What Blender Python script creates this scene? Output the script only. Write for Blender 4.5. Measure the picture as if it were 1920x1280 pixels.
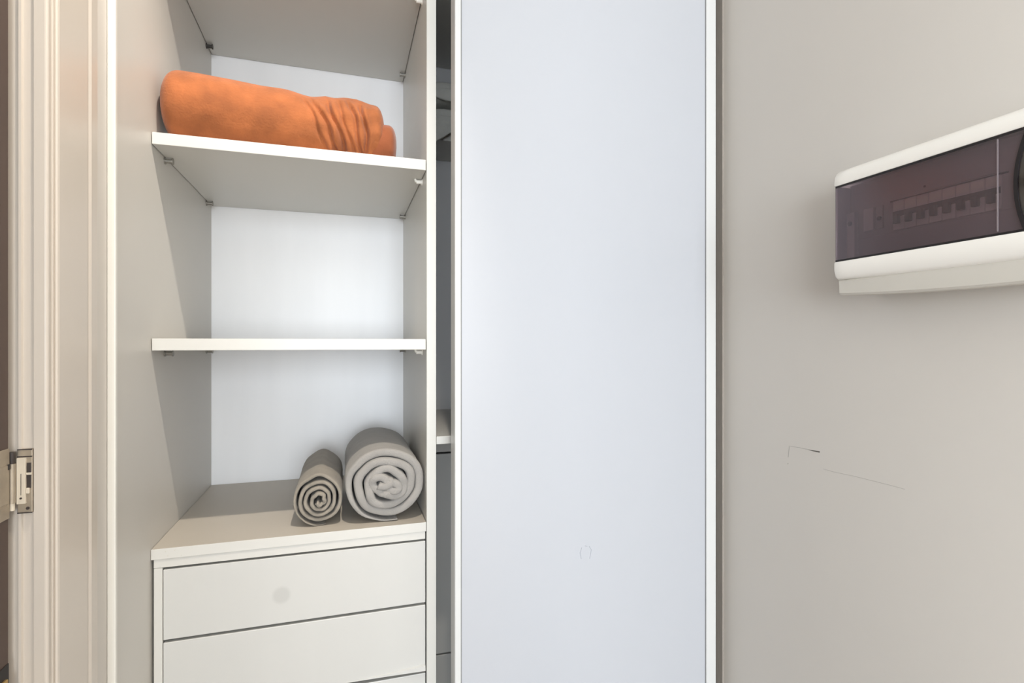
import bpy, bmesh, math
from mathutils import Vector, noise

for o in list(bpy.data.objects):
    bpy.data.objects.remove(o, do_unlink=True)
scene = bpy.context.scene
C = scene.collection
PI = math.pi
EYE = 1.35                                   # camera height above the floor

# ------------------------------------------------------------------ camera
cam_d = bpy.data.cameras.new('camera')
cam = bpy.data.objects.new('camera', cam_d)
C.objects.link(cam)
cam.location = (0, 0, EYE)
cam.rotation_euler = (PI/2, 0, -math.radians(17.484))
cam_d.sensor_width = 36
cam_d.lens = 18.75
cam_d.shift_y = 3/1920
cam_d.clip_start = 0.02
scene.camera = cam

# ------------------------------------------------------------------ world, daylight, exposure
w = bpy.data.worlds.new('world')
scene.world = w
w.use_nodes = True
w.node_tree.nodes['Background'].inputs[0].default_value = (0.72, 0.84, 1.0, 1)
w.node_tree.nodes['Background'].inputs[1].default_value = 0.6
win = bpy.data.lights.new('window_daylight', 'AREA')
win.shape = 'RECTANGLE'; win.size = 2.9; win.size_y = 1.5
win.energy = 185; win.color = (0.86, 0.93, 1.0)
wo = bpy.data.objects.new('window_daylight', win)
C.objects.link(wo)
wo.location = (-.75, -3.42, 1.5)
wo.rotation_euler = (PI/2, 0, 0)      # shines into the room, along +Y
wn2 = bpy.data.lights.new('side_fill_light', 'AREA')
wn2.shape = 'RECTANGLE'; wn2.size = 2.0; wn2.size_y = 1.4
wn2.energy = 110; wn2.color = (0.90, 0.95, 1.0)
wo2 = bpy.data.objects.new('side_fill_light', wn2)
C.objects.link(wo2)
wo2.location = (-2.93, -1.75, 1.5)
wo2.rotation_euler = (PI/2, 0, -PI/2)   # added unseen light to brighten the right wall, shines along +X
LAMP_POWER = 70
LX = 0.13
scene.view_settings.view_transform = 'Standard'
scene.view_settings.look = 'None'
scene.view_settings.gamma = 1
scene.view_settings.exposure = 0.12
scene.view_settings.use_curve_mapping = False

# ------------------------------------------------------------------ materials
def srgb(r, g, b):
    f = lambda c: (c/255/12.92) if c/255 <= .04045 else ((c/255+.055)/1.055)**2.4
    return (f(r), f(g), f(b), 1)

def mat(name, col, rough=0.5, var=0.03, scale=6.0, bump=0.0, bscale=200.0, metal=0.0, sheen=0.0, coat=0.0, stretch=(1, 1, 1), spec=0.5):
    m = bpy.data.materials.new(name); m.use_nodes = True
    nt = m.node_tree; N = nt.nodes; L = nt.links
    b = N['Principled BSDF']
    b.inputs['Roughness'].default_value = rough
    b.inputs['Metallic'].default_value = metal
    b.inputs['Specular IOR Level'].default_value = spec
    b.inputs['Sheen Weight'].default_value = sheen
    b.inputs['Coat Weight'].default_value = coat
    tc = N.new('ShaderNodeTexCoord')
    mp = N.new('ShaderNodeMapping'); mp.inputs['Scale'].default_value = stretch
    L.new(tc.outputs['Object'], mp.inputs[0])
    nz = N.new('ShaderNodeTexNoise'); nz.inputs['Scale'].default_value = scale; nz.inputs['Detail'].default_value = 4
    L.new(mp.outputs[0], nz.inputs['Vector'])
    mr = N.new('ShaderNodeMapRange')
    mr.inputs['From Min'].default_value = .3; mr.inputs['From Max'].default_value = .7
    mr.inputs['To Min'].default_value = 1-var; mr.inputs['To Max'].default_value = 1+var
    L.new(nz.outputs[0], mr.inputs[0])
    mx = N.new('ShaderNodeVectorMath'); mx.operation = 'SCALE'
    mx.inputs[0].default_value = col[:3]
    L.new(mr.outputs[0], mx.inputs['Scale'])
    L.new(mx.outputs[0], b.inputs['Base Color'])
    if bump:
        n2 = N.new('ShaderNodeTexNoise'); n2.inputs['Scale'].default_value = bscale; n2.inputs['Detail'].default_value = 3
        L.new(mp.outputs[0], n2.inputs['Vector'])
        bp = N.new('ShaderNodeBump'); bp.inputs['Strength'].default_value = bump; bp.inputs['Distance'].default_value = .002
        L.new(n2.outputs[0], bp.inputs['Height']); L.new(bp.outputs[0], b.inputs['Normal'])
    return m

def add_spot(m, pos, r0, r1, col, fac):
    """a round faint smudge of its own shape at a place on the surface (metres, world)"""
    nt = m.node_tree; N = nt.nodes; L = nt.links
    b = N['Principled BSDF']
    src = b.inputs['Base Color'].links[0].from_socket
    g = N.new('ShaderNodeNewGeometry')
    d = N.new('ShaderNodeVectorMath'); d.operation = 'DISTANCE'; d.inputs[1].default_value = pos
    L.new(g.outputs['Position'], d.inputs[0])
    mr = N.new('ShaderNodeMapRange')
    mr.inputs['From Min'].default_value = r0; mr.inputs['From Max'].default_value = r1
    mr.inputs['To Min'].default_value = fac; mr.inputs['To Max'].default_value = 0
    L.new(d.outputs['Value'], mr.inputs[0])
    mx = N.new('ShaderNodeMix'); mx.data_type = 'RGBA'
    L.new(mr.outputs[0], mx.inputs[0]); L.new(src, mx.inputs[6]); mx.inputs[7].default_value = col
    L.new(mx.outputs[2], b.inputs['Base Color'])

M = {}
M['melamine'] = mat('white_melamine', srgb(211, 209, 203), .38, .01, 3)
M['carcass'] = mat('melamine_carcass', srgb(205, 201, 194), .42, .015, 3)
M['back'] = mat('back_board', srgb(246, 246, 247), .35, .02, 5, stretch=(3, 3, .3))
M['drawer'] = mat('drawer_front', srgb(204, 203, 199), .32, .012, 3, stretch=(4, 4, .3))
M['topboard'] = mat('greige_top_board', srgb(191, 183, 171), .45, .02, 4)
M['edge'] = mat('white_edging', srgb(226, 223, 215), .35, .01, 3)
M['door'] = mat('sliding_door_panel', srgb(188, 190, 195), .3, .008, 2)
M['doorframe'] = mat('white_aluminium', srgb(214, 214, 212), .3, .006, 4)
M['gasket'] = mat('grey_gasket', srgb(120, 120, 120), .6)
M['wall'] = mat('painted_wall', srgb(208, 202, 194), .7, .015, 2.2, bump=.03, bscale=350)
M['ceil'] = mat('ceiling_paint', srgb(235, 233, 228), .8)
M['floor'] = mat('floor_wood', srgb(130, 112, 94), .45, .12, 4, stretch=(8, .6, 1))
M['trim'] = mat('gloss_trim_paint', srgb(203, 193, 181), .32, .012, 3, stretch=(5, 5, .3))
M['brown'] = mat('dark_brown_door', srgb(78, 62, 54), .5, .1, 5, stretch=(6, 6, .4))
M['hinge'] = mat('hinge_metal', srgb(170, 158, 141), .38, .08, 60, metal=.6)
M['hingelight'] = mat('hinge_light_plate', srgb(204, 193, 175), .4, .04, 50)
M['darkmetal'] = mat('dark_metal', srgb(52, 44, 40), .5, .1, 40)
M['brass'] = mat('brass', srgb(190, 160, 105), .35, .08, 30, metal=.8)
M['pin'] = mat('shelf_pin_metal', srgb(150, 146, 138), .35, .05, 80, metal=.5)
M['pinwhite'] = mat('shelf_pin_white', srgb(240, 236, 226), .4)
M['pindark'] = mat('shelf_pin_dark', srgb(60, 56, 52), .5)
M['orange'] = mat('rust_plush', srgb(164, 95, 52), .9, .2, 26, bump=.5, bscale=260, sheen=.12)
M['orangedark'] = mat('rust_plush_inner', srgb(150, 82, 46), .9, .12, 26, bump=.35, bscale=420, sheen=.3)
M['taupe'] = mat('taupe_towel', srgb(148, 140, 128), .95, .08, 40, bump=.5, bscale=500, sheen=.2)
M['grey'] = mat('grey_towel', srgb(157, 153, 148), .95, .06, 30, bump=.5, bscale=500, sheen=.2)
M['blanket'] = mat('grey_blanket', srgb(214, 214, 208), .9, .1, 25, bump=.4, bscale=300)
M['abs'] = mat('white_abs', srgb(245, 241, 233), .33, .006, 5)
M['absgrey'] = mat('grey_abs', srgb(205, 200, 190), .4, .01, 5)
M['inner'] = mat('fascia_plate', srgb(176, 166, 162), .5, .03, 12)
M['breaker'] = mat('breaker_body', srgb(222, 216, 204), .45, .02, 30)
M['label'] = mat('breaker_label', srgb(238, 232, 210), .6, .02, 30)
M['toggle'] = mat('breaker_toggle', srgb(34, 28, 34), .4)
M['latch'] = mat('latch_plate', srgb(74, 70, 66), .35, .04, 14)
M['black'] = mat('black_seal', srgb(24, 20, 22), .5)
M['glint_line'] = mat('cover_glint', srgb(138, 128, 131), .4)
M['mark'] = mat('wall_scuff_dark', srgb(92, 88, 80), .8)
M['markfaint'] = mat('wall_scuff_faint', srgb(168, 163, 155), .8)
M['paintdirt'] = mat('chip_paint', srgb(205, 202, 190), .7)

def glassmat(name, tint, rough, milky=0.0):
    m = bpy.data.materials.new(name); m.use_nodes = True
    nt = m.node_tree; N = nt.nodes; L = nt.links
    for n in list(N):
        if n.type != 'OUTPUT_MATERIAL': N.remove(n)
    out = [n for n in N if n.type == 'OUTPUT_MATERIAL'][0]
    t = N.new('ShaderNodeBsdfTransparent'); t.inputs[0].default_value = tint
    g = N.new('ShaderNodeBsdfGlossy'); g.inputs['Roughness'].default_value = rough
    f = N.new('ShaderNodeFresnel'); f.inputs[0].default_value = 1.45
    mx = N.new('ShaderNodeMixShader')
    L.new(f.outputs[0], mx.inputs[0]); L.new(t.outputs[0], mx.inputs[1]); L.new(g.outputs[0], mx.inputs[2])
    src = mx
    if milky:                                # scratched plastic scatters a little light
        df = N.new('ShaderNodeBsdfDiffuse'); df.inputs[0].default_value = (.42, .37, .40, 1)
        m2 = N.new('ShaderNodeMixShader'); m2.inputs[0].default_value = milky
        L.new(mx.outputs[0], m2.inputs[1]); L.new(df.outputs[0], m2.inputs[2]); src = m2
    L.new(src.outputs[0], out.inputs[0])
    return m
M['tint'] = glassmat('smoked_cover', (0.81, 0.74, 0.79, 1), .2, .09)
M['pane'] = glassmat('clear_pane', (0.97, 0.98, 0.98, 1), .02)

def emis(name, col, s):
    m = bpy.data.materials.new(name); m.use_nodes = True
    b = m.node_tree.nodes['Principled BSDF']
    b.inputs['Emission Color'].default_value = col
    b.inputs['Emission Strength'].default_value = s
    return m
M['lampglow'] = emis('lamp_diffuser', (1, .88, .72, 1), 6)

# ------------------------------------------------------------------ helpers
def link(name, me, material, parent=None, smooth=False):
    o = bpy.data.objects.new(name, me)
    C.objects.link(o)
    if material and not me.materials: me.materials.append(M[material])
    if parent is not None: o.parent = parent
    if smooth:
        for p in me.polygons: p.use_smooth = True
    return o

def bm_obj(name, bm, material, parent=None, smooth=False):
    bmesh.ops.recalc_face_normals(bm, faces=bm.faces[:])
    me = bpy.data.meshes.new(name); bm.to_mesh(me); bm.free()
    return link(name, me, material, parent, smooth)

def add_box(bm, x0, x1, y0, y1, z0, z1):
    v = [bm.verts.new(p) for p in ((x0,y0,z0),(x1,y0,z0),(x1,y1,z0),(x0,y1,z0),(x0,y0,z1),(x1,y0,z1),(x1,y1,z1),(x0,y1,z1))]
    for f in ((0,3,2,1),(4,5,6,7),(0,1,5,4),(1,2,6,5),(2,3,7,6),(3,0,4,7)):
        bm.faces.new([v[i] for i in f])

def box(name, x0, x1, y0, y1, z0, z1, material, parent=None, bevel=0.001, seg=2):
    bm = bmesh.new(); add_box(bm, x0, x1, y0, y1, z0, z1)
    if bevel:
        bmesh.ops.bevel(bm, geom=bm.edges[:], offset=bevel, segments=seg, affect='EDGES', profile=.5)
    return bm_obj(name, bm, material, parent)

def prism(name, pts, z0, z1, material, parent=None, smooth=False):
    """plan outline pts (x, y) extruded in z"""
    bm = bmesh.new()
    a = [bm.verts.new((x, y, z0)) for x, y in pts]; b = [bm.verts.new((x, y, z1)) for x, y in pts]
    n = len(pts)
    bm.faces.new(a); bm.faces.new(b)
    for i in range(n): bm.faces.new((a[i], a[(i+1) % n], b[(i+1) % n], b[i]))
    return bm_obj(name, bm, material, parent, smooth)

def add_cyl(bm, p, q, r0, r1=None, n=16):
    r1 = r0 if r1 is None else r1
    p = Vector(p); q = Vector(q); d = (q-p).normalized()
    a = d.orthogonal().normalized(); b = d.cross(a)
    A = [bm.verts.new(p+(a*math.cos(2*PI*i/n)+b*math.sin(2*PI*i/n))*r0) for i in range(n)]
    B = [bm.verts.new(q+(a*math.cos(2*PI*i/n)+b*math.sin(2*PI*i/n))*r1) for i in range(n)]
    bm.faces.new(A); bm.faces.new(B)
    for i in range(n): bm.faces.new((A[i], A[(i+1) % n], B[(i+1) % n], B[i]))

def cyl(name, p, q, r, material, parent=None, r1=None, n=16):
    bm = bmesh.new(); add_cyl(bm, p, q, r, r1, n)
    return bm_obj(name, bm, material, parent)

def thing(name, label, cat, loc, group=None):
    o = bpy.data.objects.new(name, None); C.objects.link(o)
    o.location = loc; o.empty_display_size = .05
    o['label'] = label; o['category'] = cat
    if group: o['group'] = group
    bpy.context.view_layer.update()
    return o

def adopt(root):
    """children were modelled in world coordinates: keep them there under the root"""
    bpy.context.view_layer.update()
    for ch in root.children:
        ch.matrix_parent_inverse = root.matrix_world.inverted()

def struct(o, label, cat=None):
    o['kind'] = 'structure'; o['label'] = label; o['category'] = cat or 'wall'
    return o
Z = lambda rel: EYE+rel

# ------------------------------------------------------------------ main dimensions (metres)
FRONT = 1.10           # front plane of the shelving
BACK = 1.555           # back panel
XL = -0.3283           # inner face of the left wardrobe side
XD0, XD1 = 0.1622, 0.182   # divider board
XW = 0.83              # right wall face
CEIL = 2.80
HALLX0, HALLX1 = -3.0, XW
YR = -3.5              # rear wall of the room, behind the camera

# ------------------------------------------------------------------ room shell
struct(box('floor', HALLX0-.1, XW+.1, YR-.1, 1.75, -.05, 0, 'floor', bevel=0), 'light brown wooden floor below the wardrobe', 'floor')
struct(box('ceiling', HALLX0-.1, XW+.1, YR-.1, 1.75, CEIL, CEIL+.1, 'ceil', bevel=0), 'flat white ceiling of the hallway', 'ceiling')
wr = struct(box('wall_right', XW, XW+.1, YR-.1, 1.75, 0, CEIL, 'wall', bevel=0), 'smooth pale grey beige wall that carries the fuse box', 'wall')
struct(box('wall_back', HALLX0, XW, 1.62, 1.72, 0, CEIL, 'wall', bevel=0), 'pale plaster wall behind the wardrobe', 'wall')
# partition between hall and the room on the left: from the doorway to the wardrobe
struct(prism('wall_left', [(-.3364, .752), (-.3364, .84), (-.3290, .84), (-.3290, .9165), (-.3475, .9165), (-.3475, 1.62), (-.4475, 1.62), (-.4475, .752)], 0, CEIL, 'wall'),
       'narrow plaster wall between door frame and wardrobe side', 'wall')
struct(box('wall_light_block', HALLX0, -.3364, -.30, -.15, 0, CEIL, 'wall', bevel=0), 'plaster wall added out of view to shade the doorway reveal', 'wall')  # added out of view to keep window light off the door frame reveal
struct(box('wall_lintel', -.4364, -.3364, -.15, .752, 2.09, CEIL, 'wall', bevel=0), 'plaster wall above the doorway', 'wall')
bm = bmesh.new()
add_box(bm, HALLX0-.1, HALLX0, -.75, 1.62, 0, CEIL); add_box(bm, HALLX0-.1, HALLX0, YR, -2.75, 0, CEIL)
add_box(bm, HALLX0-.1, HALLX0, -2.75, -.75, 0, .8); add_box(bm, HALLX0-.1, HALLX0, -2.75, -.75, 2.2, CEIL)
struct(bm_obj('wall_far_side', bm, 'wall'), 'plaster wall with an opening for the added window at the far side of the room', 'wall')
bm = bmesh.new()
for a, b_ in ((-2.75, -2.70), (-1.78, -1.72), (-.80, -.75)):
    add_box(bm, HALLX0-.09, HALLX0-.03, a, b_, .8, 2.2)
add_box(bm, HALLX0-.09, HALLX0-.03, -2.70, -.80, .8, .85); add_box(bm, HALLX0-.09, HALLX0-.03, -2.70, -.80, 2.15, 2.2)
wf2 = struct(bm_obj('added_side_window', bm, 'trim'), 'added two pane side window, unseen behind the viewer', 'window')  # unseen window frame added to go with the side fill light
for a, b_ in ((-2.70, -1.78), (-1.72, -.80)):
    box('pane', HALLX0-.063, HALLX0-.057, a, b_, .85, 2.15, 'pane', wf2, bevel=0)  # panes of the added side window
# rear wall with a wide window opening
bm = bmesh.new()
wx0, wx1, wz0, wz1 = -2.2, .7, .75, 2.25
add_box(bm, HALLX0, wx0, YR-.1, YR, 0, CEIL); add_box(bm, wx1, XW, YR-.1, YR, 0, CEIL)
add_box(bm, wx0, wx1, YR-.1, YR, 0, wz0); add_box(bm, wx0, wx1, YR-.1, YR, wz1, CEIL)
struct(bm_obj('wall_rear', bm, 'wall'), 'wall behind the viewer with a wide window', 'wall')
bm = bmesh.new()
for a, b_ in ((wx0, wx0+.05), ((wx0+wx1)/2-.03, (wx0+wx1)/2+.03), (wx1-.05, wx1)):
    add_box(bm, a, b_, YR-.09, YR-.03, wz0, wz1)
add_box(bm, wx0, wx1, YR-.09, YR-.03, wz0, wz0+.05); add_box(bm, wx0, wx1, YR-.09, YR-.03, wz1-.05, wz1)
wf = struct(bm_obj('window_1', bm, 'trim'), 'wide two pane window behind the viewer', 'window')
for a, b_ in ((wx0+.05, (wx0+wx1)/2-.03), ((wx0+wx1)/2+.03, wx1-.05)):
    box('pane', a, b_, YR-.063, YR-.057, wz0+.05, wz1-.05, 'pane', wf, bevel=0)

# scuffs and scratches on the right wall: thin proud smears, children of the wall
def wall_yz(u, v, X=XW):
    x = (u-960)/1000; dx = .3004+.9537*x; dy = .9537-.3004*x
    d = X/dx
    return d*dy, EYE+(643-v)/1000*d
def smear(pts, w0, w1, material):
    bm = bmesh.new(); q = [wall_yz(u, v) for u, v in pts]; n = len(q); ra = []; rb = []
    for i, (y, z) in enumerate(q):
        a = q[max(0, i-1)]; b = q[min(n-1, i+1)]
        t = Vector((b[0]-a[0], b[1]-a[1])).normalized(); hw = (w0+(w1-w0)*i/(n-1))/2
        ra.append(bm.verts.new((XW-.0003, y-t.y*hw, z+t.x*hw))); rb.append(bm.verts.new((XW-.0003, y+t.y*hw, z-t.x*hw)))
    for i in range(n-1): bm.faces.new((ra[i], ra[i+1], rb[i+1], rb[i]))
    f = bm.faces[:]
    r = bmesh.ops.extrude_face_region(bm, geom=f)
    for v_ in r['geom']:
        if isinstance(v_, bmesh.types.BMVert): v_.co.x = XW
    return bm_obj('scuff_mark', bm, material, wr)
smear([(1479, 836), (1500, 839), (1518, 843)], .0006, .0009, 'markfaint')
smear([(1516, 843), (1526, 845), (1537, 847)], .0008, .0028, 'mark')
smear([(1480, 837), (1479, 847), (1478, 857)], .0012, .0010, 'markfaint')
smear([(1478, 868), (1477, 870)], .0016, .0012, 'markfaint')
smear([(1544, 879), (1566, 885), (1600, 892), (1640, 902), (1672, 910), (1697, 917)], .0004, .0004, 'markfaint')

# ------------------------------------------------------------------ door frame on the left (lining and architrave)
def arc(cx, cy, r, a0, a1, n=6):
    return [(cx+r*math.cos(math.radians(a0+(a1-a0)*i/n)), cy+r*math.sin(math.radians(a0+(a1-a0)*i/n))) for i in range(n+1)]
# door lining: reveal faces the viewer, with rebate step and bead
lin = [(-.3365, .800), (-.3240, .800), (-.3240, .7545), (-.3228, .7535), (-.3222, .7515), (-.3236, .7500), (-.3236, .7478)]
lin += arc(-.3246, .7405, .0030, 45, -90, 6)
lin += [(-.3345, .7375), (-.3352, .7400), (-.3452, .7400), (-.3460, .7372), (-.3485, .7372), (-.3494, .7398), (-.4364, .7398), (-.4364, .800)]
tr = struct(prism('trim_1', lin, 0, 2.09, 'trim'), 'cream painted door frame at the far left', 'door frame')
# architrave board with a rounded outer edge and a stepped bead by the door
ar = [(-.3364, .7568), (-.3222, .7568), (-.3208, .7578), (-.3200, .7605), (-.3197, .790), (-.3193, .8285), (-.3197, .8340), (-.3178, .8385)]
ar += arc(-.3245, .8555, .0065, 10, 90, 6)
ar += [(-.3364, .862)]
a_o = prism('architrave', ar, 0, 2.15, 'trim', tr)
# near side of the doorway, mirrored, and the heads
mir = lambda p: [(x, 0.602-y) for x, y in p]
prism('lining', mir(lin), 0, 2.09, 'trim', tr)
prism('architrave', mir(ar), 0, 2.15, 'trim', tr)
box('lining_head', -.4364, -.3236, -.135, .738, 2.05, 2.089, 'trim', tr)
box('architrave_head', -.3364, -.3200, -.26, .862, 2.0905, 2.15, 'trim', tr)

# open dark brown door in the next room, hinged on the frame
dr = box('door_1', -1.10, -.3530, .690, .7285, .01, 2.04, 'brown', bevel=.0015)
struct(dr, 'dark brown door standing open at the far left edge', 'door')
# hinge: leaf on the frame, barrel, leaf on the door edge
hz0, hz1 = Z(-.191), Z(-.119)
hg = box('hinge', -.3492, -.3352, .7362, .7396, hz0, hz1, 'hinge', dr, bevel=.0006)
hg['label'] = 'worn metal hinge leaf on the cream frame'
box('cover_plate', -.3487, -.3404, .7335, .7366, Z(-.180), Z(-.1285), 'hingelight', hg, bevel=.0004)
box('slot', -.3400, -.3362, .7352, .7365, Z(-.163), Z(-.1345), 'darkmetal', hg, bevel=.0003)
box('slot_bridge', -.3403, -.3356, .7345, .7364, Z(-.148), Z(-.1455), 'hingelight', hg, bevel=.0003)
box('catch', -.3404, -.3372, .7340, .7364, Z(-.1690), Z(-.1625), 'hingelight', hg, bevel=.0006)
box('groove', -.3446, -.3442, .7331, .7336, Z(-.170), Z(-.146), 'darkmetal', hg, bevel=0)
cyl('screw', (-.3444, .7325, Z(-.1735)), (-.3444, .7338, Z(-.1735)), .0011, 'darkmetal', hg)
cyl('screw', (-.3392, .7350, Z(-.1855)), (-.3392, .7366, Z(-.1855)), .0016, 'darkmetal', hg)
for zz in (-.1195, -.1275, -.1905):
    box('seam', -.3490, -.3354, .7357, .7366, Z(zz-.0006), Z(zz+.0006), 'darkmetal', hg, bevel=0)
cyl('barrel', (-.3518, .7318, Z(-.178)), (-.3518, .7318, Z(-.134)), .0034, 'hinge', hg)
cyl('pin_cap', (-.3518, .7318, Z(-.134)), (-.3518, .7318, Z(-.121)), .0026, 'darkmetal', hg, r1=.0032)
cyl('pin_cap', (-.3518, .7318, Z(-.186)), (-.3518, .7318, Z(-.178)), .0026, 'hingelight', hg)
dl = box('hinge_leaf', -.3529, -.3516, .692, .7272, Z(-.193), Z(-.116), 'hinge', dr, bevel=.0004)
box('leaf_plate', -.3518, -.3508, .693, .7240, Z(-.176), Z(-.134), 'hinge', dl, bevel=.0004)
box('leaf_slot', -.3512, -.3505, .7225, .7262, Z(-.139), Z(-.133), 'black', dl, bevel=0)
# latch further down the door edge
lt = box('latch_plate', -.3529, -.3520, .694, .7268, Z(-.46), Z(-.352), 'black', dr, bevel=.0004)
box('latch_bolt', -.3524, -.3490, .700, .7200, Z(-.40), Z(-.366), 'brass', lt, bevel=.001)

# ------------------------------------------------------------------ wardrobe carcass
wd = thing('wardrobe', 'open white wardrobe with shelves between the door frame and the sliding door', 'wardrobe', ((XL+XW)/2, BACK, 0))
sp = box('side_panel', -.3463, XL, .9466, BACK, 0, 2.62, 'carcass', wd, bevel=.0006)
box('edge_profile', -.3292, -.3184, .9170, .9240, 0, 2.62, 'edge', wd, bevel=.001)
box('divider', XD0, XD1, FRONT, BACK, 0, 2.62, 'melamine', wd, bevel=.0008)
box('back_panel', -.3463, XW-.001, BACK, BACK+.008, 0, 2.62, 'back', wd, bevel=0)
box('end_panel', XW-.018, XW-.001, FRONT, BACK, 0, 2.62, 'carcass', wd, bevel=.0006)
box('top_panel', -.3463, XW-.001, .9466, BACK, 2.621, 2.64, 'carcass', wd, bevel=.0006)
box('plinth', XD1, XW-.018, FRONT+.03, FRONT+.046, 0, .08, 'carcass', wd, bevel=.0006)
g = .0014
def shelf(x0, x1, y0, z0, z1, m='melamine', y1=None):
    return box('shelf', x0+g, x1-g, y0, (y1 or BACK)-.0015, Z(z0), Z(z1), m, wd, bevel=.0008)
shelf(XL, XD0, FRONT, .748, .768)
shelf(XL, XD0, FRONT, .3555, .3770)
shelf(XL, XD0, FRONT, -.0135, .0083)
shelf(XD1, XW-.018, FRONT+.012, .806, .826)
shelf(XD1, XW-.018, 1.395, .534, .552)
# shelf pins: collar disc against the side and a peg below each shelf
def pin(x, s, y, z, m, r=.0042, L=.013, bent=False):
    bm = bmesh.new()
    add_cyl(bm, (x, y, z), (x+s*.002, y, z), r*1.5)
    add_cyl(bm, (x+s*.002, y, z), (x+s*L, y, z), r)
    if bent: add_cyl(bm, (x+s*(L-.001), y, z), (x+s*(L+.003), y, z+.006), r*.9, r*.5)
    else: add_cyl(bm, (x+s*L, y, z), (x+s*(L+.002), y, z), r*1.4)
    return bm_obj('shelf_pin', bm, m, wd)
for zs, m0 in ((.748, 'pindark'), (.3555, 'pin'), (-.0135, 'pin')):
    zz = Z(zs-.0062)
    pin(XL, 1, 1.176, zz, m0)
    pin(XL, 1, 1.500, zz, m0 if zs != -.0135 else 'pin')
    pin(XD0, -1, 1.165, zz, 'pinwhite', bent=True)
    pin(XD0, -1, 1.500, zz, 'pin')
adopt(wd)

# ------------------------------------------------------------------ drawer unit under the shelves
du = thing('drawer_unit', 'white drawer unit under the shelves with rolled grey towels on top', 'drawer unit', ((XL+XD0)/2, (FRONT+BACK)/2, 0))
tp = box('top', XL+.0006, XD0-.0012, FRONT-.0004, BACK-.0015, Z(-.3865), Z(-.368), 'topboard', du, bevel=.0003)
box('edging', XL+.0006, XD0-.0012, FRONT-.002, FRONT-.0004, Z(-.3866), Z(-.3678), 'melamine', tp, bevel=.0005)
box('rail', -.3241, XD0-.003, FRONT, FRONT+.018, Z(-.4025), Z(-.387), 'melamine', du, bevel=.0006)
box('stile', -.3241, -.3105, FRONT, FRONT+.03, .0, Z(-.403), 'melamine', du, bevel=.0008)
box('side_panel', -.3241, -.3105, FRONT+.0305, BACK-.002, 0, Z(-.387), 'carcass', du, bevel=.0006)
box('side_panel', XD0-.016, XD0-.003, FRONT+.025, BACK-.002, 0, Z(-.4030), 'carcass', du, bevel=.0006)
for x, z, r in ((-.3050, -.3735, .0011), (-.2905, -.3728, .0009), (-.3015, -.3815, .001), (-.2800, -.3830, .0009)):
    cyl('chip', (x, FRONT-.0023, Z(z)), (x, FRONT-.0015, Z(z)), r, 'paintdirt', tp, n=8)
add_spot(M['drawer'], (-.1135, FRONT, Z(-.480)), .012, .0185, srgb(190, 189, 185), .8)
zt = -.4068
n = 0
while Z(zt)-.131 > .06:
    zb = zt-(.1265 if n == 0 else .1310)
    d = box('drawer', -.3095, XD0-.0025, FRONT+.0005, FRONT+.018, Z(zb), Z(zt), 'drawer', du, bevel=.0012)
    n += 1
    if n == 2:
        # its lower edge bows out towards the right: a slim proud lip, tapering to the left
        bm = bmesh.new(); st_ = []
        for q in range(15):
            t = q/14; x = -.02+(XD0-.0030+.02)*t; hh = .0006+.0095*t**1.6; pp = .0002+.0050*t**1.5
            st_.append([bm.verts.new(p) for p in ((x, FRONT+.0004, Z(zb)+hh), (x, FRONT+.0003-pp, Z(zb)+hh*.75), (x, FRONT+.0002-pp*1.1, Z(zb)+.0004-.002*t), (x, FRONT+.0004, Z(zb)+.0002-.002*t))])
        for a, b in zip(st_, st_[1:]):
            for k in range(4): bm.faces.new((a[k], a[(k+1) % 4], b[(k+1) % 4], b[k]))
        bm.faces.new(st_[0]); bm.faces.new(st_[-1])
        bm_obj('edge_lip', bm, 'drawer', d)
    if n == 3:
        for v in d.data.vertices:
            if v.co.z > Z(zt)-.005 and v.co.x > 0: v.co.z -= .004
    bx = box('drawer_box', -.300, XD0-.018, FRONT+.0185, BACK-.03, Z(zb+.012), Z(zt-.03), 'carcass', d, bevel=.0006)
    zt = zb-.0050
box('plinth', -.3095, XD0-.003, FRONT+.025, FRONT+.04, 0, Z(zt-.002), 'carcass', du, bevel=.0006)
adopt(du)

# second drawer unit, seen only through the gap beside the sliding door
d2 = thing('drawer_unit', 'grey shaded drawer unit seen in the narrow gap beside the sliding door', 'drawer unit', (.5, 1.35, 0))
box('top', XD1+.0012, XW-.0192, FRONT+.004, BACK-.0015, Z(-.2105), Z(-.194), 'melamine', d2, bevel=.001)
box('rail', XD1+.002, XW-.02, FRONT+.203, FRONT+.218, Z(-.268), Z(-.211), 'carcass', d2, bevel=.0006)
box('side_panel', XD1+.002, XD1+.014, FRONT+.220, BACK-.003, .081, Z(-.211), 'carcass', d2, bevel=.0006)
box('side_panel', XW-.032, XW-.02, FRONT+.220, BACK-.003, .081, Z(-.211), 'carcass', d2, bevel=.0006)
for za, zb in ((.082, .585), (.589, Z(-.272))):
    box('drawer', XD1+.003, XW-.021, FRONT+.200, FRONT+.216, za, zb, 'drawer', d2, bevel=.0012)
adopt(d2)

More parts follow.
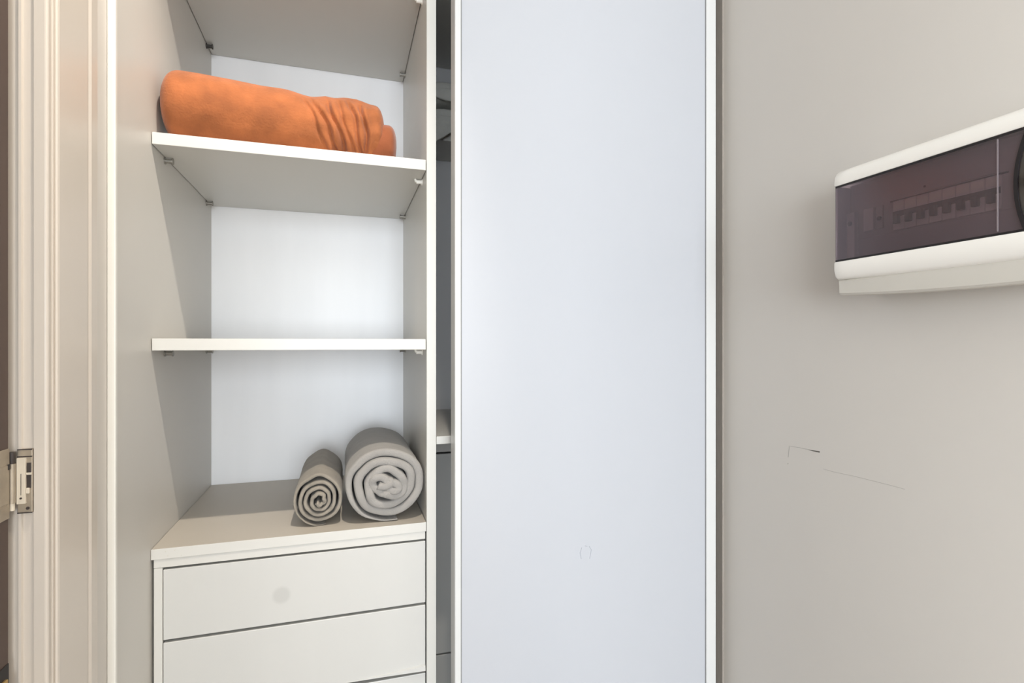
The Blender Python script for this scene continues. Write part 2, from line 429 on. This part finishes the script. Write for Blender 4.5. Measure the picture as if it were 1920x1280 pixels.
# ------------------------------------------------------------------ sliding door
sd = thing('sliding_door', 'tall white sliding wardrobe door with thin white metal frame', 'sliding door', (.505, 1.04, 0))
Y0, Y1 = 1.016, 1.058
box('panel', .2182, .7795, Y0+.004, Y1-.010, .035, 2.57, 'door', sd, bevel=0)
box('stile', .2044, .2168, Y0, Y1, .012, 2.59, 'doorframe', sd, bevel=.002, seg=3)
box('stile', .7806, .8060, Y0, Y1, .012, 2.59, 'doorframe', sd, bevel=.002, seg=3)
box('gasket', .2168, .2184, Y0+.0025, Y1-.008, .035, 2.57, 'gasket', sd, bevel=0)
box('gasket', .7793, .7806, Y0+.0025, Y1-.008, .035, 2.57, 'gasket', sd, bevel=0)
box('rail', .2168, .7806, Y0, Y1, .012, .035, 'doorframe', sd, bevel=.001)
box('rail', .2168, .7806, Y0, Y1, 2.57, 2.59, 'doorframe', sd, bevel=.001)
adopt(sd)
# faint smudge on the panel: a small open ring of two strokes
def dpos(u, v, Y):
    x = (u-960)/1000; dx = .3004+.9537*x; dy = .9537-.3004*x
    d = Y/dy
    return (d*dx, Y, EYE+(643-v)/1000*d)
M['smudge'] = mat('panel_smudge', srgb(176, 178, 185), .4)
for pts in (((1091, 1026), (1088, 1036), (1090, 1047)), ((1105, 1024), (1109, 1030), (1106, 1047)), ((1097, 1023), (1101, 1024))):
    bm = bmesh.new()
    q = [Vector(dpos(u, v, Y0+.0037)) for u, v in pts]
    for a, b in zip(q, q[1:]): add_cyl(bm, a, b, .0008, n=6)
    o = bm_obj('smudge', bm, 'smudge', sd); o.matrix_parent_inverse = sd.matrix_world.inverted()
# top and bottom tracks of the sliding door
tk = box('sliding_track', XL+.0005, XW-.0005, 1.005, 1.075, 2.592, 2.6200, 'doorframe', bevel=.001)
tk['label'] = 'white metal rail above the sliding door'; tk['category'] = 'rail'
bt = box('sliding_track', XD1, XW-.0005, 1.005, 1.075, 0, .011, 'doorframe', bevel=.001)
bt['label'] = 'white metal floor rail under the sliding door'; bt['category'] = 'rail'

# grey strip painting in the shade of the gap between sliding door and wall
M['gap_shade'] = mat('gap_shade_grey', srgb(158, 150, 141), .9, .06, 60, stretch=(4, 4, .5))
struct(box('gap_shade_strip', XW-.0042, XW-.0002, 1.019, 1.096, .012, 2.59, 'gap_shade', bevel=.0008), 'narrow grey strip painted as the shaded gap beside the sliding door', 'seal')  # painted shade of the gap, not a real seal

# ------------------------------------------------------------------ fuse box on the right wall
fb = thing('fuse_box', 'white wall mounted fuse box with smoked window and row of breakers', 'fuse box', (XW, .45, Z(.075)))
FX = .745                                     # front plane of the box
FY0, FY1 = .235, .658                         # near and far end
def loft(name, stations, material, parent, smooth=True, cap=True):
    """stations: list of closed point rings of equal length"""
    bm = bmesh.new(); R = [[bm.verts.new(p) for p in s] for s in stations]
    n = len(R[0])
    for a, b in zip(R, R[1:]):
        for i in range(n): bm.faces.new((a[i], a[(i+1) % n], b[(i+1) % n], b[i]))
    if cap: bm.faces.new(R[0]); bm.faces.new(R[-1])
    return bm_obj(name, bm, material, parent, smooth)
def band(name, prof, ys, material, inset=0.0):
    """prof(t) -> list of (x, z) for t in -1..1 along the box"""
    st = []
    for i, y in enumerate(ys):
        t = 2*(y-FY0)/(FY1-FY0)-1
        st.append([(x, y, Z(z)) for x, z in prof(t)])
    return loft(name, st, material, fb)
ys = [FY0+(FY1-FY0)*i/24 for i in range(24)]+[FY1-.003, FY1-.0015, FY1-.0006, FY1]
def end_round(t):                            # corners of the cover pull back at the two ends
    e = max(0, abs(t)-.985)/.015
    return e*e
def top_prof(t):
    e = .0035*end_round(t)
    return [(XW-.03, .2560), (XW-.03, .2755), (.768, .2757-e), (.757+e*.4, .2742-e), (.7490+e*.5, .2690-e), (.7462+e*.5, .2625), (.7450+e*.5, .2510), (.7462+e*.5, .2490), (.756, .2490), (.756, .2560)]
def chin_prof(t):
    e = .0035*end_round(t); b = .0035*(1-t*t)
    return [(.756, .1285), (.7462+e*.5, .1285), (.7450+e*.5, .1265), (.7452+e*.5, .1150-b*.3), (.7480+e*.5, .1055-b*.6), (.7530+e*.5, .1015-b), (.760, .1000-b), (XW-.03, .1000-b), (XW-.03, .1180), (.756, .1180)]
def sharp(o, ang=40):
    o.data.polygons.foreach_set('use_smooth', [True]*len(o.data.polygons))
    o.data.set_sharp_from_angle(angle=math.radians(ang))
sharp(band('cover_top', top_prof, ys, 'abs')); sharp(band('cover_chin', chin_prof, ys, 'abs'))
def base_prof(t):
    b = .0075*(1-t*t)
    return [(XW-.0005, .0830-b), (XW-.0005, .1000), (.7545, .1000), (.7520, .0985-b*.6), (.7530, .0800-b), (.7560, .0770-b), (.7640, .0762-b)]
sharp(band('base_bottom', base_prof, [FY0+.004+(FY1-FY0-.008)*i/24 for i in range(25)], 'absgrey'), 30)
box('base_back', XW-.0300, XW-.0005, FY0+.004, FY1-.004, Z(.1002), Z(.2700), 'absgrey', fb, bevel=.002)
box('cover_end', .7490, XW-.031, FY1-.0045, FY1-.0005, Z(.1290), Z(.2485), 'abs', fb, bevel=.001)
box('cover_end', .7462, XW-.031, FY0+.0005, FY0+.0075, Z(.1290), Z(.2485), 'abs', fb, bevel=.001)
# smoked window: its near end is cut as a wide arc around the latch plate
ZC, RC, YC = .185, .156, .262
outl = [(FY1-.0022, .1290), (FY1-.0022, .2485)]
arcp = []
for i in range(13):
    z = .2485-(.2485-.1290)*i/12
    arcp.append((YC+math.sqrt(RC*RC-(z-ZC)**2), z))
def plate(name, pts, x0, x1, material, parent):
    bm = bmesh.new()
    a = [bm.verts.new((x0, y, Z(z))) for y, z in pts]; b = [bm.verts.new((x1, y, Z(z))) for y, z in pts]
    bm.faces.new(a); bm.faces.new(b); n = len(pts)
    for i in range(n): bm.faces.new((a[i], a[(i+1) % n], b[(i+1) % n], b[i]))
    return bm_obj(name, bm, material, parent)
wn = plate('window', outl+arcp, .7470, .7482, 'tint', fb)
wn['label'] = 'smoked translucent cover window'
def strip(name, pts, wdt, x0, x1, material, parent):
    """a narrow strip along a polyline in the (y, z) plane"""
    L_ = []; R_ = []
    for i, (y, z) in enumerate(pts):
        a = pts[max(0, i-1)]; b = pts[min(len(pts)-1, i+1)]
        t = Vector((b[0]-a[0], b[1]-a[1])).normalized()
        L_.append((y-t.y*wdt/2, z+t.x*wdt/2)); R_.append((y+t.y*wdt/2, z-t.x*wdt/2))
    return plate(name, L_+R_[::-1], x0, x1, material, parent)
strip('seal', [(FY1-.0025, .2472), (.40, .2472), (FY0+.008, .2472)], .0026, .7466, .7475, 'black', wn)
strip('seal', [(FY1-.0025, .1303), (.40, .1303), (FY0+.008, .1303)], .0026, .7466, .7475, 'black', wn)
strip('rim', [(y-.0016, z) for y, z in arcp], .0036, .7455, .7480, 'black', wn)
strip('glint_line', [(.4345, .2440), (.4345, .1335)], .0013, .7462, .7471, 'glint_line', wn)  # reflection on the window, put in as a solid pale line
# latch plate on the near side of the arc
lp = plate('latch', [(y-.0036, z) for y, z in arcp]+[(FY0+.008, .1290), (FY0+.008, .2485)], .7485, .752, 'latch', fb)
cyl('button', (.7487, .399, Z(.187)), (.7440, .399, Z(.187)), .0085, 'darkmetal', lp, n=24)
box('latch_band', .7480, .7487, FY0+.02, .409, Z(.170), Z(.204), 'latch', lp, bevel=.0003)
# inside: fascia plate with a slot, the breakers, blank cover, screws
BZ0, BZ1 = .1645, .2065
by0, by1 = .4425, .5770
IX = .770
fp = plate('fascia', [(FY1-.009, .128), (FY1-.009, .2495), (FY0+.01, .2495), (FY0+.01, .128)], IX, IX+.002, 'inner', fb)
box('fascia_frame', IX-.0016, IX-.0001, by0-.006, by1+.006, Z(BZ1+.0005), Z(BZ1+.0025), 'toggle', fp, bevel=0)
box('fascia_frame', IX-.0012, IX-.0001, by0-.012, by1+.060, Z(BZ0-.0020), Z(BZ0-.0008), 'inner', fp, bevel=0)
box('label_strip', IX-.0010, IX-.0001, by0+.006, by1-.025, Z(.2105), Z(.2225), 'inner', fp, bevel=.0002)
pit = (by1-by0)/8
b0 = None
for k in range(8):
    y0 = by0+k*pit
    br = box('breaker', IX-.0040, IX-.0002, y0+.0003, y0+pit-.0003, Z(BZ0), Z(BZ1), 'breaker', fb, bevel=.0005)
    if b0 is None:
        b0 = br
    box('toggle_slot', IX-.0046, IX-.0039, y0+.0001, y0+pit-.0001, Z(.1835), Z(.1915), 'toggle', br, bevel=0)
    box('toggle', IX-.0110, IX-.0045, y0+pit*.28, y0+pit*.72, Z(.1725), Z(.1860), 'toggle', br, bevel=.0008)
    box('rating_label', IX-.0044, IX-.0039, y0+.0012, y0+pit-.0012, Z(.1945), Z(.2040), 'label', br, bevel=0)
bc = box('blank_cover', IX-.0050, IX-.0002, .6065, .6225, Z(.172), Z(.2060), 'breaker', fb, bevel=.0006)
st = box('earth_terminal', IX-.0035, IX-.0002, .5930, .6040, Z(.172), Z(.2060), 'inner', fb, bevel=.0006)
cyl('screw', (IX-.0055, .5975, Z(.187)), (IX-.0034, .5975, Z(.187)), .0032, 'toggle', st)
ep = box('screw_strip', IX-.0090, IX-.0002, .6345, .6480, Z(.130), Z(.205), 'breaker', fb, bevel=.0006)
cyl('screw', (IX-.0105, .6420, Z(.188)), (IX-.0089, .6420, Z(.188)), .0036, 'toggle', ep)
cyl('screw', (IX-.0015, .534, Z(.2175)), (IX, .534, Z(.2175)), .0016, 'toggle', fb)
adopt(fb)

# ------------------------------------------------------------------ towels
def nz(x, y, z): return noise.noise(Vector((x, y, z)))

def towel_roll(name, label, cat, cx, base, y0, y1, rx, rz, turns, gap, material, seed, peak=0.0, tail=0.0, squash=0.0, tele=.004, group=None, r0=.006):
    """a towel rolled up along y: a real spiral strip with thickness, lofted along the roll"""
    root = thing(name, label, cat, (cx, (y0+y1)/2, base), group)
    R = 1.0
    pitch = (1.0-r0/rx)/turns
    wth = pitch-gap/rx
    th0, th1 = 0, 2*PI*turns
    NS = int(turns*56)
    cen = []
    for i in range(NS+1):
        th = th0+(th1-th0)*i/NS
        r = r0/rx+(1-r0/rx)*(th/(2*PI*turns))-wth/2
        r = max(r, .02)
        k = th/(th1)                       # 0 centre .. 1 outside
        a = th-th1-PI*.42                  # strip end tucked under, lower left
        r += .16*pitch*nz(math.cos(a)*1.3+seed, math.sin(a)*1.3, k*3)*(1.3-k)*2
        r += squash*(1-k)*(.5-k)*math.cos(2*a+.8)*.9 if k < .5 else 0
        if peak and k > .72: r += peak*math.exp(-((((a-PI*.5+PI) % (2*PI))-PI)/.30)**2)*(k-.72)/.28
        cen.append((math.cos(a)*r, math.sin(a)*r, a, k))
    if tail:
        x, z, a, k = cen[-1]
        for j in range(1, 9):
            cen.append((x-tail*j/8*1.0, z+(-.93-z)*min(1, j/5), PI*1.5-PI*.0, 1.0))
    L_ = []; R_ = []
    n = len(cen)
    for i in range(n):
        a = cen[max(0, i-1)]; b = cen[min(n-1, i+1)]
        t = Vector((b[0]-a[0], b[1]-a[1]))
        t = t.normalized() if t.length > 1e-6 else Vector((1, 0))
        L_.append((cen[i][0], cen[i][1], -t.y, t.x, cen[i][3], cen[i][2]))
    stations = []
    NY = 26
    length = y1-y0
    # stations near the ends are bunched and thinner: soft rounded towel edges
    S = [0, .004, .012, .024]+[.05+.90*i/NY for i in range(NY+1)]+[.976, .988, .996, 1]
    shrink = lambda s: (0.45 if s in (0, 1) else .74 if s in (.004, .996) else .92 if s in (.012, .988) else 1.0)
    for s in S:
        ring = []
        tw0 = wth/2*shrink(s)
        for side in (1, -1):
            seq = L_ if side == 1 else L_[::-1]
            for (x, z, nx, nz_, k, a) in seq:
                yy = y0+length*s
                fr = 1-min(1, s/.35)
                yy -= fr*(tele*(k*2-1)*-1.0 + tele*.8*nz(k*4+seed, math.cos(a)*1.2, math.sin(a)*1.2))
                ww = .020*nz(math.cos(a)*1.6+seed, math.sin(a)*1.6+s*1.2, s*4+k*2)+.012*nz(math.cos(a)*4, s*9+seed, math.sin(a)*4)
                tw = tw0*(1 if tail else max(.12, min(1, (1-k)/.10)**.7))   # the free edge thins out
                px = x+nx*tw*side; pz = z+nz_*tw*side
                sc = 1+ww*k
                px *= sc; pz *= sc
                pz = max(pz, -1.0+.004*(1-k))
                px_ = cx+px*rx; pz_ = base+rz+pz*rz
                ring.append((px_, yy, pz_))
        stations.append(ring)
    # fit the finished roll to its measured width and height
    al = [p for r in stations[5:15] for p in r]
    x_lo, x_hi = min(p[0] for p in al), max(p[0] for p in al)
    z_lo, z_hi = min(p[2] for p in al), max(p[2] for p in al)
    if tail: x_lo = cx-rx
    stations = [[(cx-rx+(p[0]-x_lo)*2*rx/(x_hi-x_lo), p[1], max(base, base+(p[2]-z_lo)*2*rz/(z_hi-z_lo))) for p in r] for r in stations]
    bm = bmesh.new(); RR = [[bm.verts.new(p) for p in r] for r in stations]
    m = len(RR[0])
    for a, b in zip(RR, RR[1:]):
        for i in range(m): bm.faces.new((a[i], a[(i+1) % m], b[(i+1) % m], b[i]))
    for r in (RR[0], RR[-1]):
        for i in range(n-1): bm.faces.new((r[i], r[i+1], r[m-2-i], r[m-1-i]))
    o = bm_obj('rolled_cloth', bm, material, root, True)
    adopt(root)
    return root
TB = Z(-.368)
towel_roll('towel_roll', 'thick light grey rolled towel against the wardrobe divider', 'towel', .0805, TB+.0005, 1.116, 1.42, .0800, .0755, 4.3, .0009, 'grey', 3.3, squash=.5, tele=.010, group='rolled towels on the drawer unit', r0=.010)
towel_roll('towel_roll', 'slim taupe grey rolled towel left of the thicker towel', 'towel', -.0500, TB+.0005, 1.134, 1.40, .0470, .0535, 4.2, .0030, 'taupe', 8.1, peak=.16, tail=0, tele=.006, group='rolled towels on the drawer unit', r0=.008)

# rust orange plush blanket rolled along the upper shelf
ob = thing('rolled_blanket', 'rust orange plush blanket rolled up on the upper shelf', 'blanket', (-.12, 1.155, Z(.377)))
SB = Z(.3772)
NX, NA = 240, 110
CREASES = ((-.072, -.030, .8), (-.055, -.010, 1.1), (-.030, .004, 1.2), (-.012, .020, .8), (.012, .036, 1.2), (.034, .047, 1.3))
X0, X1 = -.3255, .0830
rings = []
for i in range(NX+1):
    s = i/NX
    # ease the stations towards both rounded ends
    se = .5-.5*math.cos(PI*s); s2 = s*.5+se*.5
    x = X0+(X1-X0)*s2
    eL = min(1, (s2)/.085); eR = min(1, (1-s2)/.055)
    end = math.sqrt(max(0, 1-(1-eL)**2.4))*math.sqrt(max(0, 1-(1-eR)**2.6))
    end = max(end, .02)
    rz = .0700-.0075*s2+.0035*math.exp(-((s2-.83)/.11)**2)-.0022*math.exp(-((s2-.63)/.06)**2)
    ry = .066-.004*s2
    cy = 1.158+.022*s2
    ring = []
    for j in range(NA):
        a = 2*PI*j/NA
        c, sn = math.cos(a), math.sin(a)
        w1 = .035*nz(x*9+2, c*1.3, sn*1.3)+.02*nz(x*22, c*2.5+4, sn*2.5)
        # strong diagonal creases where the cloth is gathered at the right part
        gth = max(0, min(1, (s2-.58)/.16))
        ph = (x*95 - sn*2.3 - (-c)*1.1)
        w2 = gth*(.075*(1-abs(math.sin(ph*.62+1.8*nz(x*12, c, sn)))**.7-.45)*(.25+.75*max(0, min(1, .75-sn*.7))) + .05*nz(x*30+7, c*2, sn*3))
        if c > -.3 and sn < .75:             # deep diagonal creases on the face towards the room
            fade = min(1, (c+.3)/.5)*min(1, (.75-sn)/.35)
            for (xt, xb, dp) in CREASES:
                xc_ = xt+(xb-xt)*(.5-sn)/1.4+.003*math.sin(sn*5+xt*80)
                w2 += fade*dp*(-.11*math.exp(-((x-xc_)/.0036)**2)+.055*math.exp(-((x-xc_-.0085)/.0065)**2))
        q = (1+w1+w2)
        r_y = ry*q*(end if eL < 1 or eR < 1 else 1); r_z = rz*q*(end if eL < 1 or eR < 1 else 1)
        y = cy-c*r_y
        z = SB+rz*.985+sn*r_z
        z = max(z, SB)
        ring.append((x, y, z))
    rings.append(ring)
body = loft('plush_body', rings, 'orange', ob)
# inner layer that sticks out at the right end
rings = []
NI = 26
for i in range(NI+1):
    s = i/NI
    x = .055+(.108-.055)*s
    end = math.sqrt(max(.0004, 1-max(0, (s-.62)/.38)**2.4))
    ring = []
    for j in range(48):
        a = 2*PI*j/48; c, sn = math.cos(a), math.sin(a)
        q = (1+.05*nz(x*40, c*2, sn*2))*end
        ring.append((x, 1.172-c*.046*q, max(SB, SB+.0435+sn*.0435*q)))
    rings.append(ring)
loft('inner_fold', rings, 'orangedark', ob)
adopt(ob)

# two folded grey blankets on the recessed shelf behind the sliding door
def folded(label, x0, x1, y0, y1, zb, h, seed, m, hang):
    bm = bmesh.new()
    root = None
    NXb, NP = 40, 44
    R = []
    for i in range(NXb+1):
        x = x0+(x1-x0)*i/NXb
        e = min(1, min(i, NXb-i)/3)
        e = .55+.45*math.sin(e*PI/2)
        ring = []
        for j in range(NP):
            a = 2*PI*j/NP
            c, sn = math.cos(a), math.sin(a)
            sx = math.copysign(abs(c)**.45, c); sz = math.copysign(abs(sn)**.6, sn)
            wv = .012*nz(x*14+seed, c*1.5, sn*1.5)
            y = (y0+y1)/2+sx*(y1-y0)/2*(1-.0*e)-(wv if c < 0 else 0)
            z = zb+h/2+sz*h/2*e+(.010*nz(x*9+seed, y*12, 1.0) if sn > .2 else 0)
            ring.append((x, min(y, y1), max(z, zb)))
        R.append(ring)
    root = thing('folded_blanket', label, 'blanket', ((x0+x1)/2, (y0+y1)/2, zb), 'folded blankets behind the sliding door')
    loft('folded_cloth', R, m, root)
    # fold line along the front: a second, thinner tongue of cloth
    R = []
    for i in range(NXb+1):
        x = x0+.012+(x1-x0-.024)*i/NXb
        ring = []
        for j in range(16):
            a = 2*PI*j/16
            dz = (.020 if hang < 0 else .007)*math.sin((x-.248)*37+seed-1.0)
            ring.append((x, y0-.002+math.cos(a)*.005, zb+(hang if math.sin(a) < 0 else h*.5)+(dz if math.sin(a) < 0 else 0)+math.sin(a)*.004))
        R.append(ring)
    loft('fold_edge', R, m, root)
    adopt(root)
folded('lower folded grey blanket in the dark gap beside the sliding door', .195, .60, 1.375, 1.548, Z(.5525), .066, 1.0, 'blanket', -.014)
folded('upper folded grey blanket in the dark gap beside the sliding door', .195, .58, 1.385, 1.545, Z(.632), .060, 5.0, 'blanket', .012)

# ------------------------------------------------------------------ ceiling spotlight in front of the wardrobe
LP = Vector((LX, .43, CEIL-.06)); LA = (Vector((-.40, 1.10, 1.25))-LP).normalized()
cl = thing('ceiling_spotlight', 'small round ceiling spotlight turned towards the shelves', 'ceiling light', (LX, .43, CEIL))
cyl('mount', (LX, .43, CEIL-.012), (LX, .43, CEIL), .035, 'abs', cl, n=32)
cyl('arm', (LX, .43, CEIL-.05), (LX, .43, CEIL-.011), .006, 'abs', cl, n=16)
cyl('head', LP-LA*.05, LP+LA*.012, .024, 'abs', cl, r1=.032, n=32)
cyl('diffuser', LP+LA*.0125, LP+LA*.014, .029, 'lampglow', cl, n=32)
adopt(cl)
ld = bpy.data.lights.new('spotlight', 'SPOT'); ld.spot_size = math.radians(55); ld.spot_blend = .8; ld.shadow_soft_size = .022
ld.energy = LAMP_POWER; ld.color = (1.0, .91, .80)
lo = bpy.data.objects.new('spotlight', ld); C.objects.link(lo); lo.location = LP+LA*.045
lo.rotation_euler = LA.to_track_quat('-Z', 'Y').to_euler()
